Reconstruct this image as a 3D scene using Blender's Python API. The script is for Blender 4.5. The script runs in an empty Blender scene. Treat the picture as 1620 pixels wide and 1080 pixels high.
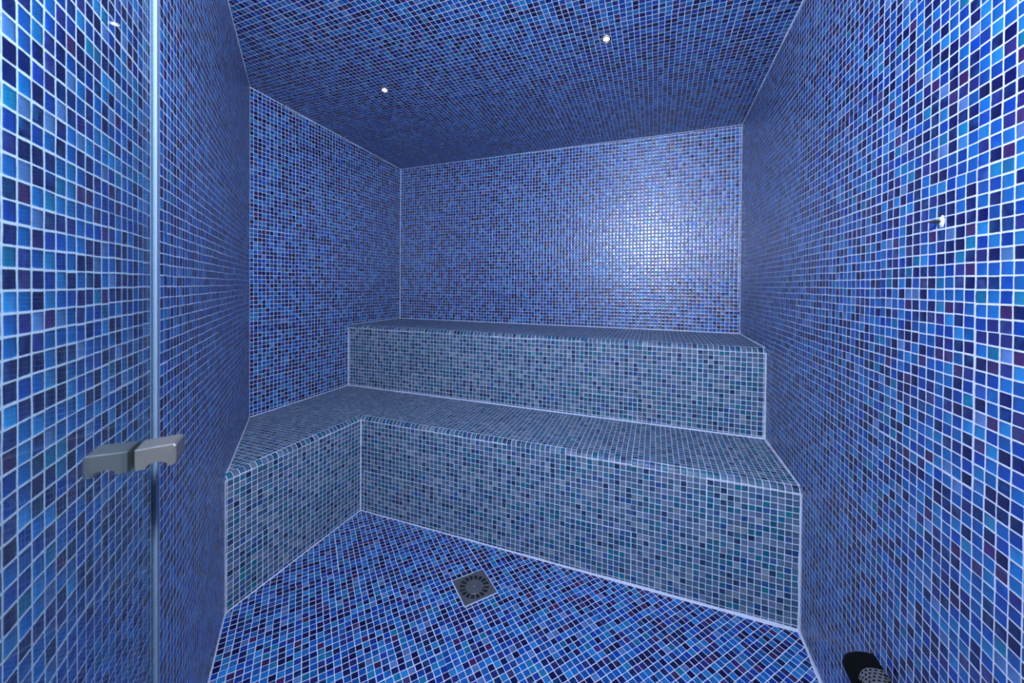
import bpy, bmesh, math, random
from mathutils import Vector, Matrix

random.seed(7)
scene = bpy.context.scene
COL = scene.collection

# ------------------------------------------------------------------ survey of the room
S = 0.909                       # survey unit -> metres (mosaic module 25 mm)
TH, TILT, ROLL = map(math.radians, (20.7487, -0.4562, -0.4135))
F_PX, CY = 595.281, 455.0448
XL, XR, YB, YU, YL, XA, YA = -2.43295, 0.60171, 3.19426, 2.50423, 1.94931, -1.78973, 1.66330
PH = math.radians(-40.4414)
ZL, ZU, ZF, NO = -0.86676, -0.35105, -1.48496, 0.0245
ZC, CAX, CAY, WR = 1.17, 0.0068, -0.05405, -0.00512
AV = Vector((math.cos(PH), math.sin(PH), 0))        # along the diagonal wall, towards the door
NV = Vector((-math.sin(PH), math.cos(PH), 0))       # out of the diagonal wall, into the room
D_A, D_G = 0.3123, 0.18                             # camera to diagonal wall / to door pane
T_IN = 0.11                                         # front wall (inner face) along AV


def M(p):
    return Vector((p[0] * S, p[1] * S, (p[2] - ZF) * S))


def ceil_z(x, y):
    return ZC + CAX * (x - XL) + CAY * (y - YB)


def wall_r(y):
    return XR + WR * (y - 1.5)


def line_a(x):
    return YA + (x - XL) * math.tan(PH)


# ------------------------------------------------------------------ small helpers
def link(name, me, mat=None, parent=None):
    o = bpy.data.objects.new(name, me)
    COL.objects.link(o)
    if mat:
        me.materials.append(mat)
    if parent:
        o.parent = parent
    return o


def bm_obj(name, bm, mat=None, parent=None, smooth=False):
    bmesh.ops.recalc_face_normals(bm, faces=bm.faces[:])
    me = bpy.data.meshes.new(name)
    bm.to_mesh(me)
    bm.free()
    if smooth:
        for p in me.polygons:
            p.use_smooth = True
    return link(name, me, mat, parent)


def structure(o):
    o['kind'] = 'structure'
    return o


def thing(name, label, cat, loc=(0, 0, 0), group=None):
    o = bpy.data.objects.new(name, None)
    COL.objects.link(o)
    o.location = loc
    o.empty_display_size = 0.05
    tag(o, label, cat, group)
    return o


def tag(o, label, cat, group=None):
    o['label'] = label
    o['category'] = cat
    if group:
        o['group'] = group
    return o


def tiled(name, quads, mat, parent=None, thick=0.0):
    """quads: list of (points in survey units, uv function of the survey point, outward normal or None).
    Each becomes a face with tile coordinates; with an outward vector it also gets thickness behind it."""
    bm = bmesh.new()
    uvl = bm.loops.layers.uv.new('UVMap')
    for pts, uvf, out in quads:
        vs = [bm.verts.new(M(p)) for p in pts]
        f = bm.faces.new(vs)
        f.normal_update()
        if out is not None and f.normal.dot(Vector(out)) > 0:
            f.normal_flip()
        for lp in f.loops:
            lp[uvl].uv = uvf(pts[vs.index(lp.vert)])
        if thick and out is not None:
            o = Vector(out) * thick
            vb = [bm.verts.new(v.co + o) for v in vs]
            n = len(vs)
            fb = [bm.faces.new(vb)]
            for i in range(n):
                fb.append(bm.faces.new((vs[i], vs[(i + 1) % n], vb[(i + 1) % n], vb[i])))
            fb[0].normal_update()
            if fb[0].normal.dot(Vector(out)) < 0:
                for g in fb:
                    g.normal_flip()
            c = sum((v.co for v in vs + vb), Vector()) / (2 * n)
            for g in fb:
                g.normal_update()
                if g.normal.dot(g.calc_center_median() - c) < 0:
                    g.normal_flip()
                for lp in g.loops:
                    lp[uvl].uv = (lp.vert.co.x / .025 + lp.vert.co.y / .03, lp.vert.co.z / .025)
    me = bpy.data.meshes.new(name)
    bm.to_mesh(me)
    bm.free()
    return link(name, me, mat, parent)


def box_bm(bm, c, sx, sy, sz, R=None):
    m = Matrix.Translation(c) @ (R.to_4x4() if R else Matrix()) @ Matrix.Diagonal((sx, sy, sz, 1))
    return bmesh.ops.create_cube(bm, size=1.0, matrix=m)['verts']


# ------------------------------------------------------------------ materials
class G:
    """tiny node-graph helper"""

    def __init__(self, name):
        self.m = bpy.data.materials.new(name)
        self.m.use_nodes = True
        self.t = self.m.node_tree
        self.t.nodes.clear()
        self.out = self.t.nodes.new('ShaderNodeOutputMaterial')

    def n(self, typ, **kw):
        nd = self.t.nodes.new(typ)
        for k, v in kw.items():
            setattr(nd, k, v)
        return nd

    def put(self, sock, v):
        if isinstance(v, bpy.types.NodeSocket):
            self.t.links.new(v, sock)
        else:
            sock.default_value = v

    def math(self, op, a, b=0.0, c=0.0):
        nd = self.n('ShaderNodeMath', operation=op)
        for i, v in enumerate((a, b, c)):
            self.put(nd.inputs[i], v)
        return nd.outputs[0]

    def vec(self, op, a, b=(0, 0, 0), scale=None):
        nd = self.n('ShaderNodeVectorMath', operation=op)
        self.put(nd.inputs[0], a)
        if op not in ('FLOOR', 'FRACTION', 'ABSOLUTE', 'NORMALIZE', 'LENGTH'):
            self.put(nd.inputs[1], b)
        if scale is not None:
            self.put(nd.inputs['Scale'], scale)
        return nd.outputs['Value'] if op in ('LENGTH', 'DOT_PRODUCT') else nd.outputs['Vector']

    def mix(self, f, a, b, mode='MIX'):
        nd = self.n('ShaderNodeMix', data_type='RGBA', blend_type=mode)
        self.put(nd.inputs['Factor'], f)
        self.put(nd.inputs[6], a)
        self.put(nd.inputs[7], b)
        return nd.outputs[2]

    def ramp(self, f, stops, interp='CONSTANT'):
        nd = self.n('ShaderNodeValToRGB')
        cr = nd.color_ramp
        cr.interpolation = interp
        while len(cr.elements) < len(stops):
            cr.elements.new(0.5)
        for e, (p, c) in zip(cr.elements, stops):
            e.position = p
            e.color = (*c, 1)
        self.put(nd.inputs[0], f)
        return nd.outputs[0]

    def noise(self, vec, scale, detail=2.0, rough=0.5):
        nd = self.n('ShaderNodeTexNoise')
        self.put(nd.inputs['Vector'], vec)
        nd.inputs['Scale'].default_value = scale
        nd.inputs['Detail'].default_value = detail
        nd.inputs['Roughness'].default_value = rough
        return nd.outputs[0]

    def white(self, vec):
        nd = self.n('ShaderNodeTexWhiteNoise', noise_dimensions='3D')
        self.put(nd.inputs['Vector'], vec)
        return nd.outputs['Value'], nd.outputs['Color']

    def sep(self, v):
        nd = self.n('ShaderNodeSeparateXYZ')
        self.put(nd.inputs[0], v)
        return nd.outputs

    def comb(self, x, y, z=0.0):
        nd = self.n('ShaderNodeCombineXYZ')
        for i, v in enumerate((x, y, z)):
            self.put(nd.inputs[i], v)
        return nd.outputs[0]


def lin(r, g, b):
    f = lambda c: c / 12.92 if c <= 0.04045 else ((c + 0.055) / 1.055) ** 2.4
    return tuple(f(v / 255) for v in (r, g, b))


GROUT = (0.56, 0.61, 0.76)


def mosaic(name, palette, seed, tints, half=0.446, rough=0.31, spec=0.95, tilt=0.045, ior=1.64, deep=0.66):
    g = G(name)
    uv = g.n('ShaderNodeUVMap', uv_map='UVMap').outputs[0]
    # mosaic sheets of 12 x 12 tiles, laid with small errors
    sheet = g.vec('FLOOR', g.vec('SCALE', uv, scale=1 / 12))
    _, sc = g.white(g.vec('ADD', sheet, (seed, 3.1, 0)))
    jit = g.vec('MULTIPLY', g.vec('SUBTRACT', sc, (.5, .5, .5)), (0.11, 0.11, 0))
    # slow wander of the rows
    wob = g.n('ShaderNodeTexNoise')
    g.put(wob.inputs['Vector'], g.vec('ADD', uv, (seed * 7.0, 0, 0)))
    wob.inputs['Scale'].default_value = 0.35
    wv = g.vec('MULTIPLY', g.vec('SUBTRACT', wob.outputs['Color'], (.5, .5, .5)), (0.14, 0.14, 0))
    t = g.vec('ADD', g.vec('ADD', uv, jit), wv)
    cell = g.vec('FLOOR', t)
    key = g.vec('ADD', cell, (seed * 13.0, seed * 5.0, seed))
    r1, c1 = g.white(key)
    r2, c2 = g.white(g.vec('ADD', key, (0.37, 0.19, 11.5)))
    r3, c3 = g.white(g.vec('ADD', key, (0.11, 0.71, 29.5)))
    f = g.vec('SUBTRACT', g.vec('FRACTION', t), (.5, .5, 0))
    f = g.vec('ADD', f, g.vec('MULTIPLY', g.vec('SUBTRACT', c2, (.5, .5, .5)), (0.045, 0.045, 0)))
    # hand-worn outline
    edge = g.noise(g.vec('ADD', t, (seed, 0, 0)), 3.0, 1.0)
    hw = g.math('ADD', half - 0.02, g.math('MULTIPLY', edge, 0.04))
    rr = 0.07
    q = g.vec('ABSOLUTE', g.vec('MULTIPLY', f, (1, 1, 0)))
    qx, qy, _ = g.sep(q)
    inner = g.math('SUBTRACT', hw, rr)
    dx = g.math('MAXIMUM', g.math('SUBTRACT', qx, inner), 0.0)
    dy = g.math('MAXIMUM', g.math('SUBTRACT', qy, inner), 0.0)
    dist = g.math('SUBTRACT', g.vec('LENGTH', g.comb(dx, dy)), rr)
    is_tile = g.math('LESS_THAN', dist, 0.0)
    # glass colour: one batch colour per tile, cloudy inside
    col = g.ramp(r1, palette)
    alt = g.ramp(r3, palette)
    cloud = g.noise(g.vec('ADD', g.vec('MULTIPLY', t, (1.0, 0.7, 1)), g.vec('SCALE', c3, scale=40.0)), 1.5, 3.0, 0.55)
    cl = g.n('ShaderNodeMapRange')
    g.put(cl.inputs[0], cloud)
    cl.inputs[1].default_value = 0.42
    cl.inputs[2].default_value = 0.75
    col = g.mix(g.math('MULTIPLY', cl.outputs[0], 0.45), col, alt)
    br = g.math('MULTIPLY', g.math('ADD', 0.8, g.math('MULTIPLY', r2, 0.4)), deep)
    br = g.math('MULTIPLY', br, g.math('ADD', 0.85, g.math('MULTIPLY', cloud, 0.3)))
    col = g.vec('SCALE', col, scale=br)
    gn = g.noise(g.vec('ADD', uv, (2, seed, 0)), 6.0, 3.0)
    gcol = g.vec('SCALE', GROUT, scale=g.math('ADD', 0.82, g.math('MULTIPLY', gn, 0.34)))
    # surface direction: each tile sits a little crooked and is pillowed at its edge
    nrm = g.n('ShaderNodeNewGeometry').outputs['Normal']
    tan = g.n('ShaderNodeTangent', direction_type='UV_MAP', uv_map='UVMap').outputs[0]
    bit = g.vec('CROSS_PRODUCT', nrm, tan)
    fx, fy, _ = g.sep(g.vec('SCALE', f, scale=1 / half))
    p5x = g.math('ADD', g.math('MULTIPLY', g.math('POWER', g.math('ABSOLUTE', fx), 5.0), g.math('SIGN', fx)), g.math('MULTIPLY', fx, 0.20))
    p5y = g.math('ADD', g.math('MULTIPLY', g.math('POWER', g.math('ABSOLUTE', fy), 5.0), g.math('SIGN', fy)), g.math('MULTIPLY', fy, 0.20))
    cx, cy, _ = g.sep(g.vec('SUBTRACT', c3, (.5, .5, .5)))
    n2 = g.noise(g.vec('ADD', t, g.vec('SCALE', c2, scale=17.0)), 2.2, 2.0)
    n3 = g.noise(g.vec('ADD', t, g.vec('SCALE', c1, scale=23.0)), 2.2, 2.0)
    sx = g.math('ADD', g.math('MULTIPLY', p5x, 0.30), g.math('ADD', g.math('MULTIPLY', cx, tilt), g.math('MULTIPLY', g.math('SUBTRACT', n2, 0.5), 0.09)))
    sy = g.math('ADD', g.math('MULTIPLY', p5y, 0.30), g.math('ADD', g.math('MULTIPLY', cy, tilt), g.math('MULTIPLY', g.math('SUBTRACT', n3, 0.5), 0.09)))
    nn = g.vec('ADD', nrm, g.vec('ADD', g.vec('SCALE', tan, scale=sx), g.vec('SCALE', bit, scale=sy)))
    nn = g.vec('NORMALIZE', nn)
    glass = g.n('ShaderNodeBsdfPrincipled')
    g.put(glass.inputs['Base Color'], col)
    g.put(glass.inputs['Roughness'], g.math('ADD', rough - 0.05, g.math('MULTIPLY', r3, 0.10)))
    glass.inputs['IOR'].default_value = ior
    glass.inputs['Specular IOR Level'].default_value = spec
    g.put(glass.inputs['Specular Tint'], g.ramp(r2, tints))
    g.put(glass.inputs['Normal'], nn)
    gro = g.n('ShaderNodeBsdfPrincipled')
    g.put(gro.inputs['Base Color'], gcol)
    gro.inputs['Roughness'].default_value = 0.85
    gro.inputs['Specular IOR Level'].default_value = 0.2
    ms = g.n('ShaderNodeMixShader')
    g.put(ms.inputs[0], is_tile)
    g.t.links.new(gro.outputs[0], ms.inputs[1])
    g.t.links.new(glass.outputs[0], ms.inputs[2])
    g.t.links.new(ms.outputs[0], g.out.inputs[0])
    return g.m


BLUES = [(0.0, lin(6, 10, 84)), (0.17, lin(8, 70, 176)), (0.30, lin(22, 112, 198)), (0.45, lin(3, 22, 96)),
         (0.56, lin(40, 138, 214)), (0.66, lin(42, 44, 128)), (0.75, lin(70, 36, 98)), (0.785, lin(18, 92, 182)),
         (0.90, lin(96, 138, 206)), (0.95, lin(16, 128, 178))]
BLUE_TINTS = [(0.0, (0.74, 0.82, 1.0)), (0.45, (0.92, 0.82, 1.0)), (0.58, (0.70, 0.95, 1.0)), (0.72, (0.80, 0.76, 1.0)),
              (0.88, (1.0, 0.94, 0.88)), (0.94, (0.55, 0.6, 1.0))]
GREYS = [(0.0, lin(88, 118, 146)), (0.22, lin(106, 122, 154)), (0.36, lin(66, 98, 132)), (0.50, lin(54, 110, 138)),
         (0.62, lin(36, 60, 96)), (0.70, lin(12, 102, 132)), (0.79, lin(126, 146, 164)), (0.88, lin(54, 90, 146)),
         (0.93, lin(18, 84, 146)), (0.965, lin(14, 118, 136))]
GREY_TINTS = [(0.0, (0.9, 0.93, 1.0)), (0.6, (0.85, 1.0, 1.0)), (0.85, (1.0, 0.92, 0.97))]

m_wall = mosaic('blue_glass_mosaic', BLUES, 1.0, BLUE_TINTS)
m_floor = mosaic('blue_floor_mosaic', BLUES, 2.0, BLUE_TINTS, rough=0.48, spec=0.4, ior=1.5, deep=0.70)
m_ceil = mosaic('blue_ceiling_mosaic', BLUES, 3.0, BLUE_TINTS)
m_bench = mosaic('grey_glass_mosaic', GREYS, 4.0, GREY_TINTS, rough=0.48, spec=0.4, ior=1.5, deep=0.72)


def simple(name, col, rough=0.5, metal=0.0, spec=0.5, noise=0.0, scale=40.0, aniso=None):
    g = G(name)
    b = g.n('ShaderNodeBsdfPrincipled')
    c = (*col, 1)
    if noise:
        tc = g.n('ShaderNodeTexCoord').outputs['Object']
        if aniso:
            tc = g.vec('MULTIPLY', tc, aniso)
        nz = g.noise(tc, scale, 3.0)
        c = g.vec('SCALE', col, scale=g.math('ADD', 1 - noise / 2, g.math('MULTIPLY', nz, noise)))
        g.put(b.inputs['Roughness'], g.math('ADD', rough - .06, g.math('MULTIPLY', nz, .12)))
    else:
        b.inputs['Roughness'].default_value = rough
    g.put(b.inputs['Base Color'], c)
    b.inputs['Metallic'].default_value = metal
    b.inputs['Specular IOR Level'].default_value = spec
    g.t.links.new(b.outputs[0], g.out.inputs[0])
    return g.m


m_grout = simple('white_grout', GROUT, 0.85, spec=0.2, noise=0.3, scale=60)
m_steel = simple('brushed_steel', (0.34, 0.34, 0.34), 0.38, 0.9, noise=0.25, scale=25)
m_knob = simple('satin_nickel', (0.24, 0.235, 0.235), 0.42, 0.85, noise=0.15, scale=30)
m_gasket = simple('dark_green_gasket', (0.004, 0.02, 0.016), 0.35)
m_black = simple('black_plastic', (0.002, 0.002, 0.002), 0.6, spec=0.12)
m_mesh = simple('grey_perforated_metal', (0.20, 0.20, 0.24), 0.5, 0.6)
m_slot_shade = simple('drain_shade_dark', (0.012, 0.013, 0.018), 0.5)  # near-black: shade of the drain hollow put into the colour
m_chrome = simple('polished_chrome', (0.78, 0.79, 0.80), 0.30, 0.75)
m_lampin = simple('lamp_recess_blue_black', (0.010, 0.013, 0.04), 0.9, spec=0.05)
m_probe = simple('dark_probe_metal', (0.02, 0.022, 0.022), 0.4, 0.5)
m_white = simple('white_plastic', (0.75, 0.75, 0.75), 0.4)


def emit(name, col, st):
    g = G(name)
    e = g.n('ShaderNodeEmission')
    e.inputs[0].default_value = (*col, 1)
    e.inputs[1].default_value = st
    g.t.links.new(e.outputs[0], g.out.inputs[0])
    return g.m


m_lens = emit('lit_lens', (0.94, 0.97, 1.0), 5.0)


def pane_glass():
    g = G('clear_door_glass')
    back = g.n('ShaderNodeNewGeometry').outputs['Backfacing']
    fr = g.n('ShaderNodeFresnel')
    ior = g.n('ShaderNodeMix', data_type='FLOAT')
    g.put(ior.inputs[0], back)
    ior.inputs[2].default_value = 1.5
    ior.inputs[3].default_value = 1 / 1.5
    g.put(fr.inputs[0], ior.outputs[0])
    tr = g.n('ShaderNodeBsdfTransparent')
    tr.inputs[0].default_value = (0.93, 0.985, 0.98, 1)
    gl = g.n('ShaderNodeBsdfGlossy')
    gl.inputs['Roughness'].default_value = 0.0
    ms = g.n('ShaderNodeMixShader')
    g.put(ms.inputs[0], g.math('MULTIPLY', fr.outputs[0], 0.6))
    g.t.links.new(tr.outputs[0], ms.inputs[1])
    g.t.links.new(gl.outputs[0], ms.inputs[2])
    g.t.links.new(ms.outputs[0], g.out.inputs[0])
    return g.m


m_pane = pane_glass()


def seal_mat():
    g = G('frosted_seal_plastic')
    b = g.n('ShaderNodeBsdfPrincipled')
    b.inputs['Base Color'].default_value = (0.15, 0.22, 0.36, 1)
    b.inputs['Roughness'].default_value = 0.5
    b.inputs['Specular IOR Level'].default_value = 0.15
    b.inputs['IOR'].default_value = 1.5
    b.inputs['Transmission Weight'].default_value = 0.25
    g.t.links.new(b.outputs[0], g.out.inputs[0])
    return g.m


m_seal = seal_mat()

# ------------------------------------------------------------------ room shell
TK = 0.10
A0 = Vector((XL, YA, 0))
A1 = -D_A * NV + T_IN * AV
t_r = 0.0
for _ in range(20):                                  # where the front wall meets the right wall
    p = T_IN * AV + t_r * NV
    t_r += (wall_r(p.y) - p.x) / NV.x
R1 = T_IN * AV + t_r * NV


def P3(v, z):
    return (v[0], v[1], z)


def up(v):
    return (v[0], v[1], ceil_z(v[0], v[1]))


# tile coordinates of each surface (pitch and phase read from the photograph)
uv_left = lambda p: ((1.5331 - (YB - p[1])) / .02762, (p[2] + .6299) / .02726)
uv_back = lambda p: (((XR - p[0]) - .026) / .027564, (p[2] + .1026) / .02714)
uv_right = lambda p: (((p[1] - 1.5) + .1247) / .02812, (p[2] - .2399) / .02695)
uv_a = lambda p: (((p[0] - XL) * AV.x + (p[1] - YA) * AV.y) / .0275, (p[2] - .126) / .0275)
uv_ceil = lambda p: ((p[0] - XL - 1.768) / .0280, (p[1] - YB + 1.3235) / .0277)
FX, FY = -.82706, 1.77748                            # a corner of the drain
uv_floor = lambda p: (((p[0] - FX) * AV.x + (p[1] - FY) * AV.y) / .0275, ((p[0] - FX) * NV.x + (p[1] - FY) * NV.y) / .0275)
uv_lfront = lambda p: (((XR - p[0]) - .034) / .02774, (p[2] - ZF - .5905) / .0272)
uv_ltop = lambda p: (((XR - p[0]) - .034) / .02774, (p[1] - YL - NO) / .0275)
uv_arm = lambda p: ((YL - p[1]) / .0275, (p[2] - ZF - .5905) / .0272)
uv_ufront = lambda p: (((XR - p[0]) - .0179) / .02828, (p[2] - ZL - .4866) / .0277)
uv_utop = lambda p: (((XR - p[0]) - .0179) / .02828, (p[1] - YU - NO) / .0275)
uv_front = lambda p: (((p[0] * NV.x + p[1] * NV.y)) / .0275, p[2] / .0275)

LB, RB = (XL, YB), (wall_r(YB), YB)
structure(tiled('wall_left', [([P3(A0, ZF), P3(LB, ZF), up(LB), up(A0)], uv_left, (-1, 0, 0))], m_wall, thick=TK))
structure(tiled('wall_back', [([P3(LB, ZF), P3(RB, ZF), up(RB), up(LB)], uv_back, (0, 1, 0))], m_wall, thick=TK))
structure(tiled('wall_right', [([P3(RB, ZF), P3(R1, ZF), up(R1), up(RB)], uv_right, (1, 0, 0))], m_wall, thick=TK))
structure(tiled('wall_diagonal', [([P3(A1, ZF), P3(A0, ZF), up(A0), up(A1)], uv_a, tuple(-NV))], m_wall, thick=TK))
# front wall with the doorway the picture is taken from
H0, H1, HZ = -D_G - .006, .62, .53
fp = lambda t: T_IN * AV + t * NV
structure(tiled('wall_front', [
    ([P3(fp(-D_A), ZF), P3(fp(H0), ZF), P3(fp(H0), HZ), P3(fp(-D_A), HZ)], uv_front, tuple(AV)),
    ([P3(fp(H1), ZF), P3(fp(t_r), ZF), P3(fp(t_r), HZ), P3(fp(H1), HZ)], uv_front, tuple(AV)),
    ([P3(fp(-D_A), HZ), P3(fp(t_r), HZ), up(fp(t_r)), up(fp(-D_A))], uv_front, tuple(AV))], m_wall, thick=TK))
plan = [LB, RB, R1, A1, A0]
structure(tiled('floor', [([P3(p, ZF) for p in plan], uv_floor, (0, 0, -1))], m_floor, thick=TK))
structure(tiled('ceiling', [([up(p) for p in plan], uv_ceil, (0, 0, 1))], m_ceil, thick=TK))

# ------------------------------------------------------------------ benches
nose_arc = []
for i in range(5):                                   # softly rounded edge tile
    a = i / 4
    y, z = NO * a, -NO * (1 - a)
    b = 0.0045 * math.sin(math.pi * a)
    nose_arc.append((y - b, z + b, a))


def bench_solid(name, faces, mat, parent):
    return tiled(name, faces, mat, parent)


lower = thing('lower_bench', 'L-shaped lower bench step clad in grey and teal mosaic, rising from the floor', 'bench',
              M((XA, YL, ZF)))
inv = lambda o: setattr(o, 'location', -o.parent.location)
q = wall_r(YL)
ax = line_a(XA)
inv(tiled('riser', [([(XA, YL, ZF), (wall_r(YL), YL, ZF), (wall_r(YL), YL, ZL - NO), (XA, YL, ZL - NO)], uv_lfront, (0, 1, 0))], m_bench, lower))
inv(tiled('riser', [([(XA, YL, ZF), (XA, ax, ZF), (XA, ax, ZL - NO), (XA, YL, ZL - NO)], uv_arm, (-1, 0, 0))], m_bench, lower))
seat_pts_a = [(XA - NO, YL + NO, ZL), (XA - NO, line_a(XA - NO), ZL), (XL, YA, ZL), (XL, YU, ZL), (XA - NO, YU, ZL)]
seat_pts_b = [(XA - NO, YL + NO, ZL), (XA - NO, YU, ZL), (wall_r(YU), YU, ZL), (wall_r(YL + NO), YL + NO, ZL)]
inv(tiled('seat', [(seat_pts_a, uv_ltop, (0, 0, -1)), (seat_pts_b, uv_ltop, (0, 0, -1))], m_bench, lower))
fq = []
for (y0, z0, a0), (y1, z1, a1) in zip(nose_arc, nose_arc[1:]):
    uvf = lambda p, z0=z0, z1=z1, a0=a0, a1=a1: (uv_lfront(p)[0], 100 + (a0 if abs(p[2] - (ZL + z0)) < 1e-7 else a1))
    fq.append(([(XA - y0, YL + y0, ZL + z0), (wall_r(YL), YL + y0, ZL + z0), (wall_r(YL), YL + y1, ZL + z1), (XA - y1, YL + y1, ZL + z1)], uvf, (0, .7, -.7)))
inv(tiled('edge_tiles', fq, m_bench, lower))
fq = []
for (y0, z0, a0), (y1, z1, a1) in zip(nose_arc, nose_arc[1:]):
    uvf = lambda p, z0=z0, z1=z1, a0=a0, a1=a1: (uv_arm(p)[0], 300 + (a0 if abs(p[2] - (ZL + z0)) < 1e-7 else a1))
    fq.append(([(XA - y0, YL + y0, ZL + z0), (XA - y0, line_a(XA - y0), ZL + z0), (XA - y1, line_a(XA - y1), ZL + z1), (XA - y1, YL + y1, ZL + z1)], uvf, (-.7, 0, -.7)))
inv(tiled('edge_tiles', fq, m_bench, lower))

upper = thing('upper_bench', 'straight upper bench along the back wall, clad in grey and teal mosaic', 'bench',
              M((XL, YU, ZL)))
inv(tiled('riser', [([(XL, YU, ZL), (wall_r(YU), YU, ZL), (wall_r(YU), YU, ZU - NO), (XL, YU, ZU - NO)], uv_ufront, (0, 1, 0))], m_bench, upper))
inv(tiled('seat', [([(XL, YU + NO, ZU), (wall_r(YU), YU + NO, ZU), (wall_r(YB), YB, ZU), (XL, YB, ZU)], uv_utop, (0, 0, -1))], m_bench, upper))
fq = []
for (y0, z0, a0), (y1, z1, a1) in zip(nose_arc, nose_arc[1:]):
    uvf = lambda p, z0=z0, z1=z1, a0=a0, a1=a1: (uv_ufront(p)[0], 500 + (a0 if abs(p[2] - (ZU + z0)) < 1e-7 else a1))
    fq.append(([(XL, YU + y0, ZU + z0), (wall_r(YU), YU + y0, ZU + z0), (wall_r(YU), YU + y1, ZU + z1), (XL, YU + y1, ZU + z1)], uvf, (0, .7, -.7)))
inv(tiled('edge_tiles', fq, m_bench, upper))

# ------------------------------------------------------------------ white joints in the corners
N_TRIM = [0]


def joint(a, b, n1, n2, r1, r2=None):
    """triangular fillet of grout along a-b, legs r1 (metres) in directions n1 and n2; r2 at the far end"""
    r2 = r2 or r1
    N_TRIM[0] += 1
    bm = bmesh.new()
    n1, n2 = Vector(n1).normalized(), Vector(n2).normalized()
    pa, pb = M(a), M(b)
    rings = []
    k = 24
    for i in range(k + 1):
        f = i / k
        p = pa.lerp(pb, f)
        r = (r1 + (r2 - r1) * f) * random.uniform(.8, 1.25)
        rings.append([bm.verts.new(v) for v in (p - (n1 + n2) * .001, p + n1 * r, p + (n1 + n2) * r * .38, p + n2 * r)])
    for x, y in zip(rings, rings[1:]):
        for i in range(4):
            bm.faces.new((x[i], x[(i + 1) % 4], y[(i + 1) % 4], y[i]))
    bm.faces.new(rings[0])
    bm.faces.new(rings[-1])
    structure(bm_obj('trim_%d' % N_TRIM[0], bm, m_grout))


X_, Y_, Z_ = Vector((1, 0, 0)), Vector((0, 1, 0)), Vector((0, 0, 1))
B_ = -Y_
joint(P3(A0, ZL), up(A0), AV, Y_, .003)                                        # left wall / diagonal wall
joint(P3(LB, ZU), up(LB), X_, B_, .005)                                        # left wall / back wall
joint(P3(RB, ZU), up(RB), -X_, B_, .004)
joint((XA, YL, ZF), (wall_r(YL), YL, ZF), B_, Z_, .0035, .0085)                  # floor / lower bench
joint((XA, YL, ZF), (XA, ax, ZF), X_, Z_, .004, .0035)
joint((XA, ax, ZF), P3(A1, ZF), NV, Z_, .005)                                  # floor / diagonal wall
joint((wall_r(YL), YL, ZF), P3(R1, ZF), -X_, Z_, .0085, .0025)                   # floor / right wall
joint((wall_r(YL), YL, ZF), (wall_r(YL), YL, ZL - NO), -X_, B_, .0085, .0045)    # lower bench / right wall
joint((XA, YL, ZF), (XA, YL, ZL - NO), X_, B_, .005)                           # inner corner of the L
joint((XA, ax, ZF), (XA, ax, ZL - NO), X_, NV, .0045, .003)
joint((XL, YA, ZL), (XL, YU, ZL), X_, Z_, .004)
joint((XL, YA, ZL), (XA - NO, line_a(XA - NO), ZL), NV, Z_, .004)
joint((XL, YU, ZL), (wall_r(YU), YU, ZL), B_, Z_, .005, .007)
joint((wall_r(YU), YU, ZL), (wall_r(YL), YL + NO, ZL), -X_, Z_, .009, .005)
joint((wall_r(YU), YU, ZL), (wall_r(YU), YU, ZU - NO), -X_, B_, .008, .006)
joint((XL, YU, ZL), (XL, YU, ZU - NO), X_, B_, .006)
joint((XL, YB, ZU), (wall_r(YB), YB, ZU), B_, Z_, .005, .007)
joint((wall_r(YB), YB, ZU), (wall_r(YU), YU + NO, ZU), -X_, Z_, .008, .005)
joint((XL, YB, ZU), (XL, YU + NO, ZU), X_, Z_, .004)
joint(up(LB), up(RB), B_, -Z_, .0035)
joint(up(A0), up(LB), X_, -Z_, .004)
joint(up(RB), up(R1), -X_, -Z_, .004)
joint(up(A0), up(A1), NV, -Z_, .003)

# ------------------------------------------------------------------ glass door, standing open along the diagonal wall
door = thing('door_1', 'frameless clear glass door standing open beside the diagonal wall', 'door', M((-D_G) * NV + T_IN * AV) * 1.0)
door.location.z = 0
structure(door)
E0 = -.700                                           # free edge of the pane along AV
R_DOOR = Matrix((AV, NV, Z_)).transposed()           # columns: along, normal, up


def dpt(a, n, z):
    """door-frame point: a (survey) along AV, n (metres) off the pane's room face, z (metres)"""
    return AV * (a * S) + NV * (-D_G * S + n) + Z_ * z


GT = .0045
bm = bmesh.new()
z0, z1 = .012, 1.82
c = dpt((E0 + T_IN - .012) / 2, -GT / 2, (z0 + z1) / 2)
box_bm(bm, c, (T_IN - .012 - E0) * S, GT, z1 - z0, R_DOOR)
pane = bm_obj('pane', bm, m_pane, door)
pane.location = -door.location
# seal on the free edge: a U clip with a soft bulb
bm = bmesh.new()
prof = []
w = GT / 2 + .0009
for k in range(13):                                   # bulb
    a = -math.pi / 2 + math.pi * k / 12
    prof.append((-.0005 - math.cos(a) * .0050, math.sin(a) * w))
prof += [(.009, w), (.009, GT / 2 + .0002), (.0005, GT / 2 + .0002), (.0005, -GT / 2 - .0002), (.009, -GT / 2 - .0002), (.009, -w)]
rings = [[bm.verts.new(dpt(E0, -GT / 2, z) + AV * a + NV * n) for a, n in prof] for z in (z0, z1)]
n = len(prof)
for i in range(n):
    bm.faces.new((rings[0][i], rings[0][(i + 1) % n], rings[1][(i + 1) % n], rings[1][i]))
bm.faces.new(rings[0])
bm.faces.new(rings[1])
seal = bm_obj('edge_seal', bm, m_seal, door)
seal.location = -door.location
seal['label'] = 'frosted plastic seal strip'

# back-to-back pull knob: blocks whose underside is scooped out for the fingers
KA = -.632                                  # centre along AV
KL, KD, KH = .0345, .034, .0235                      # out from pane, along pane, height


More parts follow.
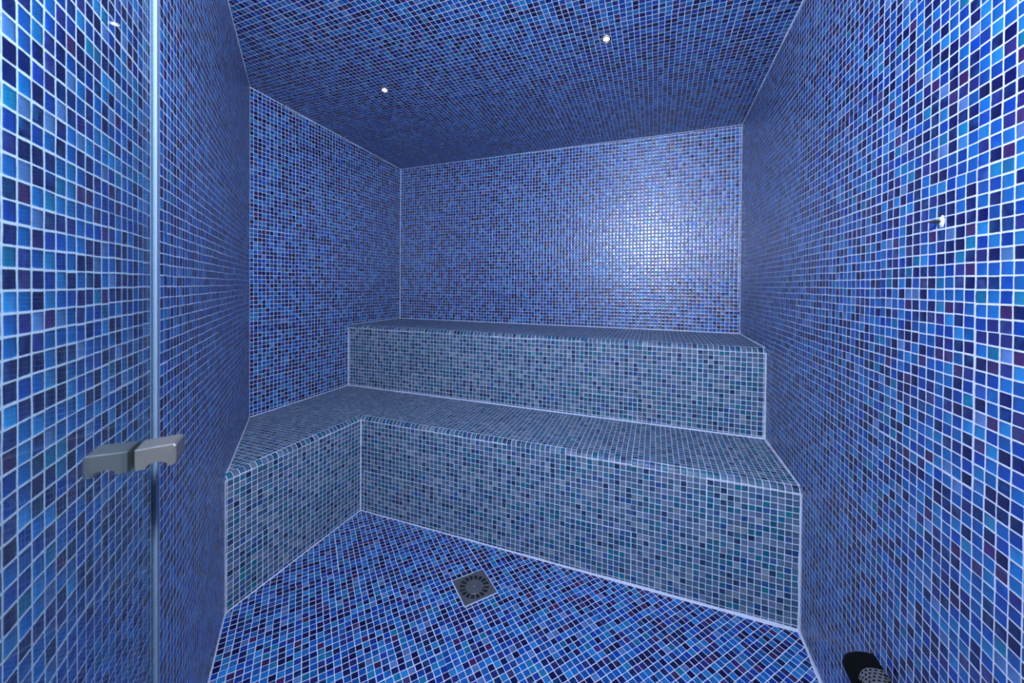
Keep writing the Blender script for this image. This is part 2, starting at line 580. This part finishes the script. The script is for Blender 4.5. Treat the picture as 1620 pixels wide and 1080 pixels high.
def knob(side):
    base = 0.0008 if side > 0 else -GT - 0.0008
    prof = [(0, 0), (0, KH), (KL * .93, KH + .0012), (KL, KH - .001), (KL, .004), (KL * .97, .0005), (KL * .78, 0.0)]
    for k in range(9):                               # scoop
        a = math.pi * k / 8
        prof.append((KL * (.52 + .27 * math.cos(a)), math.sin(a) ** .7 * .0068))
    prof += [(KL * .2, 0.0006)]
    bm = bmesh.new()
    rings = []
    for j, (ka, sc) in enumerate(((-.5, .94), (-.46, 1.0), (.46, 1.0), (.5, .94))):
        rg = []
        for n_, z_ in prof:
            zz = KH / 2 + (z_ - KH / 2) * sc
            nn = n_ if n_ < KL * .9 else KL * .9 + (n_ - KL * .9) * (1 if sc == 1 else .4)
            rg.append(bm.verts.new(dpt(KA, base + side * nn, KNOB_Z + zz) + AV * (ka * KD)))
        rings.append(rg)
    m = len(prof)
    for x, y in zip(rings, rings[1:]):
        for i in range(m):
            bm.faces.new((x[i], x[(i + 1) % m], y[(i + 1) % m], y[i]))
    bm.faces.new(rings[0])
    bm.faces.new(rings[-1])
    o = bm_obj('handle', bm, m_knob, door)
    o.location = -door.location
    bv = o.modifiers.new('soft_edges', 'BEVEL')
    bv.width = .0012
    bv.segments = 2
    bv.limit_method = 'ANGLE'
    o['label'] = 'satin metal pull knob'
    # dark washer between knob and pane
    bm = bmesh.new()
    box_bm(bm, dpt(KA, base - side * .0004, KNOB_Z + KH / 2), KD * .99, .0008, KH * .98, R_DOOR)
    g_ = bm_obj('gasket', bm, m_gasket, o)
    g_.location = (0, 0, 0)
    return o


KNOB_Z = 1.142
knob(1)
knob(-1)

# ------------------------------------------------------------------ floor drain
dc = M((-.8135, 1.655, ZF))
drain = thing('floor_drain', 'square grey metal drain with a ring of radial slots, set in the floor', 'drain', dc)
drain.rotation_euler.z = math.atan2(AV.y, AV.x)
HS = .083 * S
bm = bmesh.new()
TOP, SLAB = .0032, .0022
NS, r_in, r_out = 16, .54 * HS, .87 * HS


def ringpt(r, a, z):
    return Vector((r * math.cos(a), r * math.sin(a), z))


def sqpt(a, z):
    c_, s_ = math.cos(a), math.sin(a)
    k = HS / max(abs(c_), abs(s_))
    return Vector((c_ * k, s_ * k, z))


faces2d = []
SUB = 4
for k in range(NS):
    a0 = 2 * math.pi * k / NS
    da = 2 * math.pi / NS
    sp = da * .30                                     # spoke share
    for j in range(SUB):                              # spoke
        b0, b1 = a0 + sp * j / SUB, a0 + sp * (j + 1) / SUB
        faces2d.append([ringpt(r_in, b0, 0), ringpt(r_out, b0, 0), ringpt(r_out, b1, 0), ringpt(r_in, b1, 0)])
    for j in range(2 * SUB):                          # plate from slot ring to the square edge
        if j < SUB:
            b0, b1 = a0 + sp * j / SUB, a0 + sp * (j + 1) / SUB
        else:
            i = j - SUB
            b0, b1 = a0 + sp + (da - sp) * i / SUB, a0 + sp + (da - sp) * (i + 1) / SUB
        faces2d.append([ringpt(r_out, b0, 0), sqpt(b0, 0), sqpt(b1, 0), ringpt(r_out, b1, 0)])
for fc in faces2d:
    vs = [bm.verts.new(p) for p in fc]
    bm.faces.new(vs)
bmesh.ops.remove_doubles(bm, verts=bm.verts[:], dist=1e-5)
for f_ in bm.faces:
    if f_.normal.z < 0:
        f_.normal_flip()
bmesh.ops.translate(bm, verts=bm.verts[:], vec=(0, 0, TOP))
ex = bmesh.ops.extrude_face_region(bm, geom=bm.faces[:])
bmesh.ops.translate(bm, verts=[v for v in ex['geom'] if isinstance(v, bmesh.types.BMVert)], vec=(0, 0, -SLAB))
bm_obj('slotted_plate', bm, m_steel, drain)
bm = bmesh.new()
bmesh.ops.create_cone(bm, cap_ends=True, segments=48, radius1=r_in * 1.01, radius2=r_in * .97, depth=SLAB + .0006, matrix=Matrix.Translation((0, 0, TOP - SLAB / 2 + .0003)))
bm_obj('centre_disc', bm, m_steel, drain)
bm = bmesh.new()
bmesh.ops.create_uvsphere(bm, u_segments=14, v_segments=8, radius=.0035, matrix=Matrix.Translation((0, 0, TOP + .0004)) @ Matrix.Diagonal((1, 1, .5, 1)))
bm_obj('screw', bm, m_chrome, drain, True)
bm = bmesh.new()
bmesh.ops.create_cone(bm, cap_ends=True, segments=48, radius1=r_out * 1.04, radius2=r_out * 1.04, depth=.0006, matrix=Matrix.Translation((0, 0, .0006)))
bm_obj('slot_shade', bm, m_slot_shade, drain)  # flat dark disc on the floor, standing in for the shaded hollow below the slots
# thin grout line round the plate
bm = bmesh.new()
o_, i_ = HS + .0045, HS
v = [bm.verts.new((sx * r, sy * r, z)) for z in (.0, .0016) for r in (o_, i_) for sx, sy in ((-1, -1), (1, -1), (1, 1), (-1, 1))]
for k in range(4):
    l = (k + 1) % 4
    bm.faces.new((v[8 + k], v[8 + l], v[12 + l], v[12 + k]))
    bm.faces.new((v[k], v[l], v[8 + l], v[8 + k]))
bm_obj('grout_edge', bm, m_grout, drain)

# ------------------------------------------------------------------ recessed ceiling spotlights
CN = Vector((-CAX, -CAY, 1)).normalized()


def lathe(bm, prof, seg=40):
    rings = [[bm.verts.new(ringpt(r, 2 * math.pi * k / seg, z)) for k in range(seg)] for r, z in prof]
    for x, y in zip(rings, rings[1:]):
        for k in range(seg):
            bm.faces.new((x[k], x[(k + 1) % seg], y[(k + 1) % seg], y[k]))
    return rings


def spotlight(x, y, label):
    o = thing('ceiling_spotlight', label, 'light', M((x, y, ceil_z(x, y))), 'recessed spotlights in the ceiling')
    o.rotation_mode = 'QUATERNION'
    o.rotation_quaternion = Vector((0, 0, 1)).rotation_difference(CN)
    bm = bmesh.new()
    lathe(bm, [(.0250, -.0002), (.0252, -.0022), (.0242, -.0034), (.0226, -.0030), (.0222, -.0016)])
    bm_obj('bezel', bm, m_chrome, o, True)
    bm = bmesh.new()
    lathe(bm, [(.0224, -.0018), (.0190, -.0014), (.0158, -.0010), (.0150, -.0004)])
    bm_obj('recess_ring', bm, m_lampin, o, True)
    bm = bmesh.new()
    rg = lathe(bm, [(.0144, -.0014), (.0132, -.0022), (.008, -.0028), (.003, -.0030)])
    bm.faces.new(rg[-1])
    bm_obj('lens', bm, m_lens, o, True)
    return o


spotlight(-.2413, 1.9637, 'small lit round spotlight in the ceiling, the one nearer to the right wall')
spotlight(-1.6304, 1.9728, 'small lit round spotlight in the ceiling, the one nearer to the left wall')

# ------------------------------------------------------------------ probe on the right wall
def wall_right_point(px, py):
    return px


pp = M((wall_r(1.139), 1.139, .150))
probe = thing('wall_probe', 'small dark metal probe sticking out of the right wall, ringed with smeared white grout', 'sensor', pp)
bm = bmesh.new()
prof = [(.0034, .002), (.0034, -.0125), (.0030, -.0150), (.0022, -.0185), (.0008, -.0205)]
seg = 16
rings = [[bm.verts.new(Vector((z, r * math.cos(2 * math.pi * k / seg), r * math.sin(2 * math.pi * k / seg)))) for k in range(seg)] for r, z in prof]
for x, y in zip(rings, rings[1:]):
    for k in range(seg):
        bm.faces.new((x[k], x[(k + 1) % seg], y[(k + 1) % seg], y[k]))
bm.faces.new(rings[-1])
bm.faces.new(rings[0])
bm_obj('rod', bm, m_probe, probe, True)
bm = bmesh.new()
cen = bm.verts.new((-.0026, 0, 0))
rim, mid = [], []
for k in range(28):
    a = 2 * math.pi * k / 28
    r = .0098 * random.uniform(.85, 1.15) * (1.25 if math.cos(a) < 0 else .8)
    rim.append(bm.verts.new((-.0002, r * math.cos(a), r * math.sin(a) * 1.05)))
    mid.append(bm.verts.new((-.0019, r * .62 * math.cos(a), r * .62 * math.sin(a))))
for k in range(28):
    l = (k + 1) % 28
    bm.faces.new((rim[k], rim[l], mid[l], mid[k]))
    bm.faces.new((mid[k], mid[l], cen))
bm_obj('grout_patch', bm, m_grout, probe)

# ------------------------------------------------------------------ steam outlet low on the right wall
sp = M((wall_r(1.40), 1.40, -1.10))
steam = thing('steam_outlet', 'black steam outlet hood with a grey perforated screen, low on the right wall', 'steam vent', sp)
# local axes: -x out of the wall, -y towards the door, z up.  A half-round hood, closed and domed at its far end
RADO, LEN = .062, .19
bm = bmesh.new()
ns, nl = 14, 12


def hood_pt(i, j):
    """i: around the section (0 = top at the wall .. ns = bottom at the wall), j: along towards the door"""
    a = math.pi * i / ns
    y = j
    return a, y


secs = [(.0, .55), (-.004, .72), (-.012, .88), (-.026, .98), (-.045, 1.0), (-.10, 1.0), (-LEN, 1.0)]
rings = []
for y, k in secs:
    rg = []
    for i in range(ns + 1):
        a = math.pi * i / ns
        rg.append(bm.verts.new((-RADO * 1.15 * k * math.sin(a), y, RADO * .62 * k * math.cos(a))))
    rings.append(rg)
for x, y in zip(rings, rings[1:]):
    for i in range(ns):
        bm.faces.new((x[i], x[i + 1], y[i + 1], y[i]))
bm.faces.new(rings[0])
bm.faces.new(rings[-1])
hood = bm_obj('hood', bm, m_black, steam, True)
# perforated screen lying over the upper side of the hood
bm = bmesh.new()
nu, nvv = 6, 13
a_lo, a_hi = .025, .98
y_lo, y_hi = -.066, -LEN + .004


def scr(u, v_):
    a = a_lo + (a_hi - a_lo) * u
    k = 1.02
    cut = .024 * (max(0.0, u - .35) / .65) ** 2
    return Vector((-RADO * 1.15 * k * math.sin(a), y_lo - cut + (y_hi - y_lo + cut) * v_, RADO * .62 * k * math.cos(a) + .0012))


for j in range(nvv):
    for i in range(-1, nu):
        off = .5 if j % 2 else 0
        u0, u1 = (i + off) / nu, (i + 1 + off) / nu
        if u0 < -1e-6 or u1 > 1 + 1e-6:
            continue
        v0, v1 = j / nvv, (j + 1) / nvv
        o4 = [scr(u0, v0), scr(u1, v0), scr(u1, v1), scr(u0, v1)]
        c_ = sum(o4, Vector()) / 4
        ov = [bm.verts.new(p) for p in o4]
        iv = [bm.verts.new(c_ + (p - c_) * .56) for p in o4]
        for k in range(4):
            l = (k + 1) % 4
            bm.faces.new((ov[k], ov[l], iv[l], iv[k]))
bmesh.ops.remove_doubles(bm, verts=bm.verts[:], dist=1e-5)
scr_o = bm_obj('perforated_screen', bm, m_mesh, steam)
sd = scr_o.modifiers.new('sheet', 'SOLIDIFY')
sd.thickness = .001
sd.offset = 1

# ------------------------------------------------------------------ assumed lamp over the doorway (behind the camera, unseen), placed from the back-wall highlight
lamp_t, lamp_z = -.04, .68
lc = M(P3(fp(lamp_t), lamp_z))
lamp = thing('assumed_bulkhead_lamp', 'assumed white bulkhead lamp, out of view on the wall over the doorway', 'lamp', lc)
RL = Matrix((NV, -AV, Z_)).transposed()               # columns: along wall, into the room, up
bm = bmesh.new()
box_bm(bm, -AV * .012, .29, .024, .17, RL)
bv = bm_obj('housing', bm, m_white, lamp)


bm = bmesh.new()
bmesh.ops.create_uvsphere(bm, u_segments=32, v_segments=16, radius=1.0, matrix=Matrix.Translation(-AV * .024) @ RL.to_4x4() @ Matrix.Diagonal((.11, .03, .062, 1)))
bm_obj('diffuser', bm, m_white, lamp, True)  # unlit shell of the assumed lamp
bl = bpy.data.lights.new('assumed_lamp_light', 'POINT')  # added main light, standing just in front of the assumed lamp's diffuser
bl.energy = 152.0
bl.shadow_soft_size = .075
bl.color = (0.90, 0.965, 1.0)
bo = bpy.data.objects.new('assumed_lamp_light', bl)
COL.objects.link(bo)
bo.location = lc - AV * .115

# even ambient fill, added to the scene; it reaches in through the open doorway
wd = bpy.data.worlds.new('ambient_fill')
scene.world = wd
wd.use_nodes = True
bg = wd.node_tree.nodes['Background']
bg.inputs[0].default_value = (0.80, 0.88, 1.0, 1)
bg.inputs[1].default_value = 0.4

# ------------------------------------------------------------------ camera
cam = bpy.data.cameras.new('camera')
co = bpy.data.objects.new('camera', cam)
COL.objects.link(co)
cam.sensor_fit = 'HORIZONTAL'
cam.sensor_width = 36.0
cam.lens = F_PX / 1620 * 36
cam.shift_y = -(540 - CY) / 1620
cam.clip_start = .02
cam.dof.use_dof = True
cam.dof.focus_distance = 2.3
cam.dof.aperture_fstop = 6.3
Rz = Matrix(((math.cos(TH), math.sin(TH), 0), (-math.sin(TH), math.cos(TH), 0), (0, 0, 1)))
Rt = Matrix(((1, 0, 0), (0, math.cos(TILT), math.sin(TILT)), (0, -math.sin(TILT), math.cos(TILT))))
Rr = Matrix(((math.cos(ROLL), 0, -math.sin(ROLL)), (0, 1, 0), (math.sin(ROLL), 0, math.cos(ROLL))))
W = Rr @ Rt @ Rz                                      # world -> (right, forward, up)
rot = Matrix((W[0], W[2], -W[1])).transposed()
co.matrix_world = Matrix.Translation(M((0, 0, 0))) @ rot.to_4x4()
scene.camera = co

# ------------------------------------------------------------------ picture
vs = scene.view_settings
vs.view_transform = 'Standard'
vs.look = 'None'
vs.exposure = 0.0
vs.gamma = 1.0
vs.use_curve_mapping = False
scene.cycles.max_bounces = 10
scene.cycles.diffuse_bounces = 6
scene.cycles.transparent_max_bounces = 12
scene.cycles.sample_clamp_indirect = 6.0
scene.cycles.use_denoising = True
